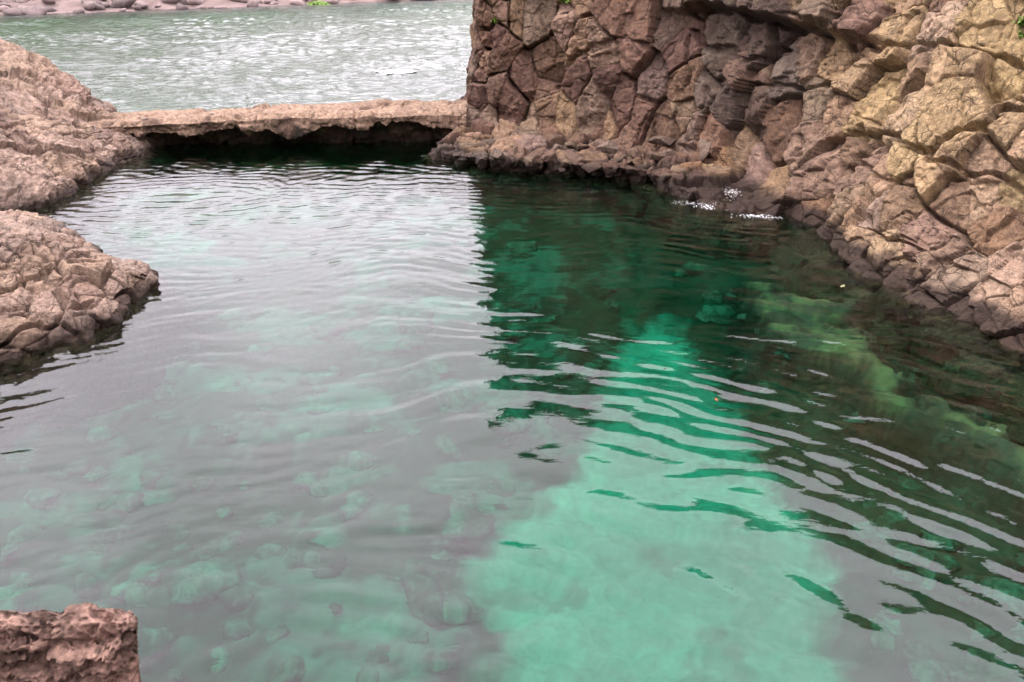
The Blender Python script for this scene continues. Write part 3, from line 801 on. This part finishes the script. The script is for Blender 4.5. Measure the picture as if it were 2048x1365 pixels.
# ------------------------------------------------------------------ water
def wave_set(rs, n, lo, hi, ang, spread, slope):
    L = np.exp(rs.uniform(math.log(lo), math.log(hi), n)); a = rs.normal(ang, spread, n)
    k = 2 * math.pi / L
    return k * np.cos(a), k * np.sin(a), slope / math.sqrt(n) * math.sqrt(2) / k, rs.uniform(0, 6.28, n)
def waves(x, y, sets, wx=0, wy=0):
    h = np.zeros_like(x)
    for kx, ky, A, ph in zip(*sets): h += A * np.sin(kx * (x + wx) + ky * (y + wy) + ph)
    return h
rs = np.random.default_rng(4)
wxs = np.arange(-17, 13, 0.05); wys = np.arange(-3, 24.0, 0.045)
X, Y = np.meshgrid(wxs, wys, indexing='ij'); x, y = X.ravel(), Y.ravel()
Q = np.stack([x, y, 0 * x], 1).astype(np.float32)
ww = 0.35 * fbm(Q / 2.2, 2, 130); wv_ = 0.35 * fbm(Q / 2.2 + 77, 2, 131)
patch = 0.75 + 0.5 * fbm(Q / 2.8 + 20, 2, 132)
left = smooth(0.5, -3.5, x); far = smooth(8, 19, y)
th = (np.arctan2(y + 1.5, x + 1.0) - math.pi / 2) * -6.5; rr_ = np.hypot(y + 1.5, x + 1.0)
h = waves(th, rr_, wave_set(rs, 9, 0.5, 1.0, math.radians(90), 0.36, 0.038), ww, wv_) * (1 - 0.5 * left) * (1 - 0.5 * far)
h += waves(th, rr_, wave_set(rs, 18, 0.2, 0.42, math.radians(90), 0.46, 0.074), ww, wv_) * patch * (1 - 0.45 * left) * (1 - 0.5 * far)
h += waves(x, y, wave_set(rs, 12, 0.2, 0.34, math.radians(118), 0.35, 0.026), ww, wv_) * patch * (0.35 + 0.8 * left + 0.5 * far)
h += waves(x, y, wave_set(rs, 10, 0.22, 0.42, math.radians(70), 0.4, 0.06), ww, wv_) * far
me1 = (np.stack([x, y, h], 1), grid_faces(len(wxs), len(wys)))
def axis_steps(a, b, s0, s1):
    v = [a]
    while v[-1] < b: v.append(v[-1] + s0 + (s1 - s0) * (v[-1] - a) / (b - a))
    return np.array(v)
sx = np.concatenate([np.arange(-160, -48, 4.0), np.arange(-48, 12, 0.125), np.arange(12, 170, 4.0)])
sy = np.concatenate([axis_steps(23.955, 85, 0.09, 0.32), np.arange(85.3, 190, 3.0)])
X, Y = np.meshgrid(sx, sy, indexing='ij'); x, y = X.ravel(), Y.ravel()
Q = np.stack([x, y, 0 * x], 1).astype(np.float32)
ww = 0.8 * fbm(Q / 4, 2, 140); wv_ = 0.8 * fbm(Q / 4 + 77, 2, 141)
calm = 0.35 + 0.65 * smooth(0, 9, far_line(x) - y + 1.5 * fbm(Q / 6, 2, 143))
amp = (0.85 + 0.25 * fbm(Q / 7, 2, 142)) * calm
h = waves(x, y, wave_set(rs, 22, 0.38, 1.1, math.radians(80), 0.6, 0.2), ww, wv_) * amp + waves(x, y, wave_set(rs, 8, 2.2, 4.5, math.radians(95), 0.4, 0.015), ww, wv_)
h = np.where(np.abs(y - sy[0]) < 1e-6, 0, h)
n1 = len(me1[0])
V = np.concatenate([me1[0], np.stack([x, y, h], 1)]); Fc = np.concatenate([me1[1], grid_faces(len(sx), len(sy)) + n1])
b = NB('sea_water'); pos = b.n('ShaderNodeNewGeometry').outputs['Position']
spv = b.n('ShaderNodeSeparateXYZ', {0: pos})
sc = b.n('ShaderNodeVectorMath', {0: pos, 1: (1.0, 1.9, 1.0)}, operation='MULTIPLY').outputs[0]
na = b.noise(sc, 5.0, 3, 0.5); nb_ = b.noise(sc, 3.2, 3, 0.55)
amp_n = b.rng(spv.outputs['Y'], 9.0, 24.0, 0.003, 0.010)
amp_f = b.rng(spv.outputs['Y'], 23.0, 27.0, 0.0, 0.06)
hh = b.math('ADD', b.math('MULTIPLY', na, amp_n), b.math('MULTIPLY', nb_, amp_f))
bp = b.n('ShaderNodeBump', {'Height': hh, 'Strength': 1.0, 'Distance': 1.0})
fr = b.n('ShaderNodeFresnel', {'IOR': 1.455, 'Normal': bp.outputs[0]})
re = b.n('ShaderNodeBsdfRefraction', {'Color': rgb(1, 1, 1), 'Roughness': 0.0, 'IOR': 1.33, 'Normal': bp.outputs[0]})
gl = b.n('ShaderNodeBsdfGlossy', {'Color': rgb(1, 1, 1), 'Roughness': b.rng(spv.outputs['Y'], 23.5, 32.0, 0.0, 0.11), 'Normal': bp.outputs[0]})
ms = b.n('ShaderNodeMixShader', {0: fr.outputs[0], 1: re.outputs[0], 2: gl.outputs[0]})
b.t.links.new(ms.outputs[0], b.out.inputs['Surface'])
va = b.n('ShaderNodeVolumeAbsorption', {'Color': rgb(0.06, 0.93, 0.82), 'Density': 0.82})
b.t.links.new(va.outputs[0], b.out.inputs['Volume'])
M_WATER = b.m
tag(add('sea_water', mesh_np('sea_water', V, Fc), M_WATER), 'clear green sea water filling the pool and the bay beyond', kind='structure')
print('water', round(time.time() - T0, 1))

# ------------------------------------------------------------------ far shore and the wooded hill over it
nx = 330; fx = np.linspace(-120, 60, nx); fd = np.concatenate([np.linspace(-3, 14, 90), np.linspace(14.6, 70, 60)])
X, Dd = np.meshgrid(fx, fd, indexing='ij')
fl_px = [(-900, 62), (-300, 40), (0, 30), (250, 23), (500, 14), (700, 6), (950, -3), (1300, -14)]
flw = np.array([at_z(a, b_, 0)[:2] for a, b_ in fl_px])
line = np.interp(fx, flw[:, 0], flw[:, 1])
Yy = line[:, None] + Dd
q = np.stack([X.ravel(), Yy.ravel(), 0 * X.ravel()], 1)
zz = 0.16 * np.maximum(Dd.ravel(), -3) * 0.9 + 0.35 * fbm(q / 2.5, 4, 150) * smooth(-1, 3, Dd.ravel()) + np.interp(X.ravel(), [-70, -25, 5], [1.7, 1.1, 0.35]) * (1 - np.exp(-np.maximum(Dd.ravel() - 8, 0) / 9)) * 9 + 1.2 * fbm(q / 8, 3, 152) * smooth(8, 16, Dd.ravel())
green = smooth(7.5, 10, Dd.ravel() + 2.0 * fbm(q / 5, 3, 151))
tt = np.array([[0.15, 0.115, 0.108]]) * (1 + 0.25 * fbm(q / 1.0, 3, 153))[:, None] * (1 - green[:, None]) + np.array([[0.05, 0.085, 0.03]]) * (1 + 0.3 * fbm(q / 1.5, 3, 154))[:, None] * green[:, None]
shore = tag(add('far_shore', mesh_np('far_shore', np.stack([q[:, 0], q[:, 1], zz], 1), grid_faces(nx, len(fd)), np.clip(tt, 0.01, 1)), M_BED), 'pink grey rocky shore across the bay at the top of the picture', kind='structure')
b = NB('shore_stone'); oi = b.n('ShaderNodeObjectInfo'); pos = b.n('ShaderNodeNewGeometry').outputs['Position']
ramp = b.n('ShaderNodeValToRGB', {'Fac': oi.outputs['Random']}); e = ramp.color_ramp.elements
e[0].color = rgb(0.07, 0.052, 0.05); e[1].color = rgb(0.21, 0.155, 0.148)
c = b.mixc(1.0, ramp.outputs[0], b.mixc(b.rng(b.noise(pos, 3.0, 5, 0.7), 0.3, 0.7), rgb(0.6, 0.6, 0.6), rgb(1.3, 1.3, 1.3)), 'MULTIPLY')
p = b.n('ShaderNodeBsdfPrincipled', {'Base Color': c, 'Roughness': 0.95}); b.t.links.new(p.outputs[0], b.out.inputs['Surface'])
M_SHORE = b.m
PEB2 = []
for k in range(6):
    me = pebble(40 + k, 2, 0.8, 0.4); me.materials.append(M_SHORE); PEB2.append(me)
for k in range(290):
    X_ = rr.uniform(-48, 0); d_ = rr.uniform(-0.6, 9.5); i = int((X_ + 120) / 180 * (nx - 1)); L_ = line[i]
    j = int(np.argmin(np.abs(fd - d_)))
    s = rr.uniform(0.2, 0.55) * (1.7 if rr.random() < 0.12 else 1)
    o = bpy.data.objects.new('boulder', rr.choice(PEB2)); COL.objects.link(o); o.parent = shore
    o.location = (X_, L_ + d_, zz[i * len(fd) + j] + 0.2 * s); o.scale = (s * rr.uniform(0.9, 1.6), s, s * rr.uniform(0.7, 1.1)); o.rotation_euler = (rr.uniform(-.3, .3), rr.uniform(-.3, .3), rr.uniform(0, 6.3))
print('shore', round(time.time() - T0, 1))

# ------------------------------------------------------------------ the pitted lava block at the near left
def lava_block():
    tr = at_z(266, 1208, 3.4); d0 = tr[1]
    x1, x0, y1, y0, z1, z0 = tr[0], -3.2, d0, d0 - 0.11, 3.4, -2.0
    # cross-section: from the back bottom over the top and down the front; rounded right end
    prof = [(y1, z0), (y1, 2.6), (y1, z1 - 0.03), (y1 - 0.02, z1), (y0 + 0.05, z1 - 0.015), (y0, z1 - 0.06), (y0, 2.5), (y0, z0)]
    segs = [3, 8, 6, 44, 24, 330, 6]
    pts = []
    for (a, b_), (c_, d_), m in zip(prof[:-1], prof[1:], segs):
        for f_ in np.arange(m) / m: pts.append((a + (c_ - a) * f_, b_ + (d_ - b_) * f_))
    pts.append(prof[-1]); pts = np.array(pts)
    us = np.concatenate([np.arange(x0, -1.75, 0.02), np.arange(-1.75, x1, 0.0027)])
    G = np.zeros((len(us) + 60, len(pts), 3))
    for i, u in enumerate(us): G[i] = np.stack([np.full(len(pts), u), pts[:, 0], pts[:, 1]], 1)
    mid = (y0 + y1) / 2
    for i in range(60):                                  # the right end closes towards the middle
        f_ = (i + 1) / 60; sft = 1 - f_
        G[len(us) + i] = np.stack([np.full(len(pts), x1 + 0.03 * math.sin(f_ * math.pi / 2)), mid + (pts[:, 0] - mid) * sft, np.minimum(pts[:, 1], z1 - 0.02 * f_ ** 2)], 1)
    dp = np.clip((z1 - G[:, :, 2]) * SP, 0, 0.5)
    G[:, :, 0] -= 0.474 * dp + 0.0
    nu, nv = G.shape[:2]
    Tu = np.gradient(G, axis=0); Tv = np.gradient(G, axis=1); N = np.cross(Tv, Tu) if False else np.cross(Tu, Tv)
    N /= np.linalg.norm(N, axis=2, keepdims=True) + 1e-9
    P = G.reshape(-1, 3); N = N.reshape(-1, 3)
    c0 = np.array([-1.8, mid, 2.6]); flip = np.einsum('ij,ij->i', N, P - c0); N = N * np.sign(np.median(flip))
    h = 0.016 * fbm(P / 0.22, 4, 160) + 0.012 * fbm(P / 0.06, 3, 161)
    lump = smooth(-0.2, 0.5, fbm(P / 0.12, 2, 162))
    for sc_, dp in ((0.045, 0.034), (0.024, 0.026), (0.013, 0.013)):
        w1, w2, wid, wv = worley(P / sc_ + 0.3 * np.stack([vnoise(P / sc_ * 0.7 + k * 9, 170 + k) for k in range(3)], 1), 163)
        on = hf(wid * M32(55)) > 0.35
        h -= dp * on * np.sqrt(np.clip(1 - (w1 / (0.35 + 0.25 * hf(wid * M32(7)))) ** 2, 0, 1)) * (0.4 + 0.6 * lump)
    fa = fbm(P / np.array([0.3, 1, 0.05]), 3, 166)
    h -= 0.035 * smooth(0.35, 0.6, fa)
    V = P + N * h[:, None]
    t = np.array([[0.30, 0.19, 0.155]]) * (1 + 0.3 * fbm(P / 0.09, 3, 165))[:, None]
    me = mesh_np('lava_rock', V, grid_faces(nu, nv), np.clip(t, 0.03, 0.6))
    o = add('lava_rock', me, M_LAVA)
    tag(o, 'pitted pinkish brown lava rock with a squared corner at the near edge of the pool', 'rock')
lava_block()

# ------------------------------------------------------------------ foam, floating bits, tufts
b = NB('foam'); p = b.n('ShaderNodeBsdfPrincipled', {'Base Color': rgb(0.75, 0.75, 0.76), 'Roughness': 0.9}); b.t.links.new(p.outputs[0], b.out.inputs['Surface']); M_FOAM = b.m
import bmesh
def foam(name, label, spots, seed):
    r = random.Random(seed); bm = bmesh.new()
    for px_, py_, spread_x, spread_y, n_, size, zb in spots:
        for _ in range(n_):
            g = at_z(px_ + r.gauss(0, spread_x), py_ + r.gauss(0, spread_y), zb)
            s = size * r.uniform(0.4, 1.3)
            m = Matrix.Translation((g[0], g[1], zb + r.uniform(0, 0.6) * s)) @ Matrix.Rotation(r.uniform(0, 6.28), 4, 'Z') @ Matrix.Diagonal((s * r.uniform(1, 2.4), s, s * (0.3 if size > 0.04 else 0.45), 1))
            bmesh.ops.create_icosphere(bm, subdivisions=1, radius=1.0, matrix=m)
    me = bpy.data.meshes.new(name); bm.to_mesh(me); bm.free()
    return tag(add(name, me, M_FOAM), label, kind='stuff')
foam('foam', 'white foam washing over the wet rocks under the cliff', [(1425,414,13,2.0,90,0.011,0.006),(1395,408,20,1.3,90,0.006,0.006),(1470,420,10,1.0,50,0.006,0.006),(1510,432,15,1.8,90,0.010,0.006),(1545,436,12,1.0,60,0.006,0.006),(1463,386,8,6,110,0.007,0.16),(1365,404,16,1.3,40,0.005,0.006)], 1)
foam('foam', 'small white breaking wave on the open bay', [(797,145,15,1.6,200,0.075,-0.005),(815,144,8,1.0,70,0.075,0.0)], 2)
def leaf(px_, py_, L_, col, label):
    g = at_z(px_, py_, 0.012); bm = bmesh.new(); vs = []
    outl = [(-1, 0, .1), (-.5, .32, .0), (.1, .4, -.02), (.7, .22, .03), (1.15, 0, .12), (.7, -.22, .03), (.1, -.4, -.02), (-.5, -.32, 0)]
    top = [bm.verts.new((a * L_, c_ * L_, d_ * L_ + 0.004)) for a, c_, d_ in outl]; bot = [bm.verts.new((a * L_, c_ * L_, d_ * L_)) for a, c_, d_ in outl]
    bm.faces.new(top); bm.faces.new(bot[::-1])
    for i in range(8): bm.faces.new((top[i], bot[i], bot[(i + 1) % 8], top[(i + 1) % 8]))
    me = bpy.data.meshes.new('floating_leaf'); bm.to_mesh(me); bm.free()
    bb = NB('leaf'); n_ = bb.noise(bb.n('ShaderNodeTexCoord').outputs['Object'], 40.0)
    p_ = bb.n('ShaderNodeBsdfPrincipled', {'Base Color': bb.mixc(n_, rgb(*[v * 0.7 for v in col]), rgb(*[v * 1.2 for v in col])), 'Roughness': 0.5}); bb.t.links.new(p_.outputs[0], bb.out.inputs['Surface'])
    o = add('floating_leaf', me, bb.m); o.location = (g[0], g[1], 0.012); o.rotation_euler = (0, 0, random.uniform(0, 6)); o['group'] = 'leaves floating on the pool'
    tag(o, label, 'leaf')
leaf(1433, 800, 0.028, (0.6, 0.08, 0.03), 'tiny red leaf floating beside the white streaks over the sand patch')
leaf(1330, 738, 0.03, (0.10, 0.06, 0.05), 'tiny dark twig like leaf floating at the far edge of the sand patch')
leaf(1685, 573, 0.07, (0.2, 0.2, 0.10), 'pale yellowish leaf floating close to the foot of the cliff')
b = NB('tuft_green'); p = b.n('ShaderNodeBsdfPrincipled', {'Base Color': b.mixc(b.n('ShaderNodeObjectInfo').outputs['Random'], rgb(0.09, 0.17, 0.02), rgb(0.16, 0.26, 0.03)), 'Roughness': 0.6}); b.t.links.new(p.outputs[0], b.out.inputs['Surface']); M_TUFT = b.m
Vf = VC.reshape(-1, 3); vpx, vpy, vdp = project(Vf)
def tuft(px_, py_, r_, label, seed):
    j = np.argmin((vpx - px_) ** 2 + (vpy - py_) ** 2 + np.where(vdp > 40, 1e6, 0)); base = Vf[j]
    r = random.Random(seed); bm = bmesh.new()
    for _ in range(46):
        a = r.uniform(0, 6.28); d = Vector((math.cos(a) * r.uniform(0.2, 1), math.sin(a) * r.uniform(0.2, 1) - 0.5, r.uniform(0.2, 1.2))).normalized()
        L_ = r_ * r.uniform(0.5, 1.2); sd_ = d.cross(Vector((0, 0, 1))).normalized() * r_ * r.uniform(0.09, 0.16)
        st = Vector((r.gauss(0, .25), r.gauss(0, .1), r.gauss(0, .2))) * r_
        a0, a1, b0, b1, t_ = st - sd_ * .4, st + sd_ * .4, st + d * L_ * .55 - sd_, st + d * L_ * .55 + sd_, st + d * L_ + Vector((0, 0, -0.3 * L_))
        v = [bm.verts.new(q_) for q_ in (a0, a1, b1, b0, t_)]
        bm.faces.new((v[0], v[1], v[2], v[3])); bm.faces.new((v[3], v[2], v[4]))
    me = bpy.data.meshes.new('grass_tuft'); bm.to_mesh(me); bm.free()
    o = add('grass_tuft', me, M_TUFT); o.location = base; o['group'] = 'green tufts growing in cliff cracks'
    tag(o, label, 'plant')
tuft(1128, 2, 0.26, 'green tuft at the top edge of the brown cliff above the pinkish blocks', 1)
tuft(988, 42, 0.15, 'small bright green tuft near the cliff corner beside the bay', 2)
tuft(2044, 48, 0.16, 'upper bright green tuft in the yellowish rock at the right edge', 3)
tuft(2042, 72, 0.10, 'lower and smaller bright green tuft in the yellowish rock at the right edge', 4)
def shrub(px_, py_, D, wx_, hz, label, seed):
    d = ray(px_, py_); P0 = np.array([0, 0, CAM_H]) + d * (D / d[1])
    i = int((P0[0] + 120) / 180 * (nx - 1)); j = int(np.argmin(np.abs(fd - (D - line[i])))); base = Vector((P0[0], P0[1], zz[i * len(fd) + j] - 0.1))
    r = random.Random(seed); bm = bmesh.new()
    for _ in range(420):
        u = Vector((r.gauss(0, 1), r.gauss(0, 1), r.gauss(0, 1))).normalized() * r.uniform(0.5, 1) ** 0.6
        p_ = Vector((u.x * wx_, u.y * wx_ * 0.7, abs(u.z) * hz)); a_ = Vector((r.gauss(0, 1), r.gauss(0, 1), r.gauss(0, 1))).normalized(); b_ = a_.orthogonal().normalized(); s_ = r.uniform(0.06, 0.14)
        v = [bm.verts.new(p_ + a_ * s_), bm.verts.new(p_ + b_ * s_ * .6), bm.verts.new(p_ - a_ * s_), bm.verts.new(p_ - b_ * s_ * .6)]
        bm.faces.new(v)
    me = bpy.data.meshes.new('shrub'); bm.to_mesh(me); bm.free()
    o = add('shrub', me, M_TUFT); o.location = base
    tag(o, label, 'shrub')
shrub(636, -3, 75.5, 1.1, 0.4, 'low bright green shrub on the pink rocky shore across the bay', 9)
bpy.context.view_layer.update()
print('script', round(time.time() - T0, 1))
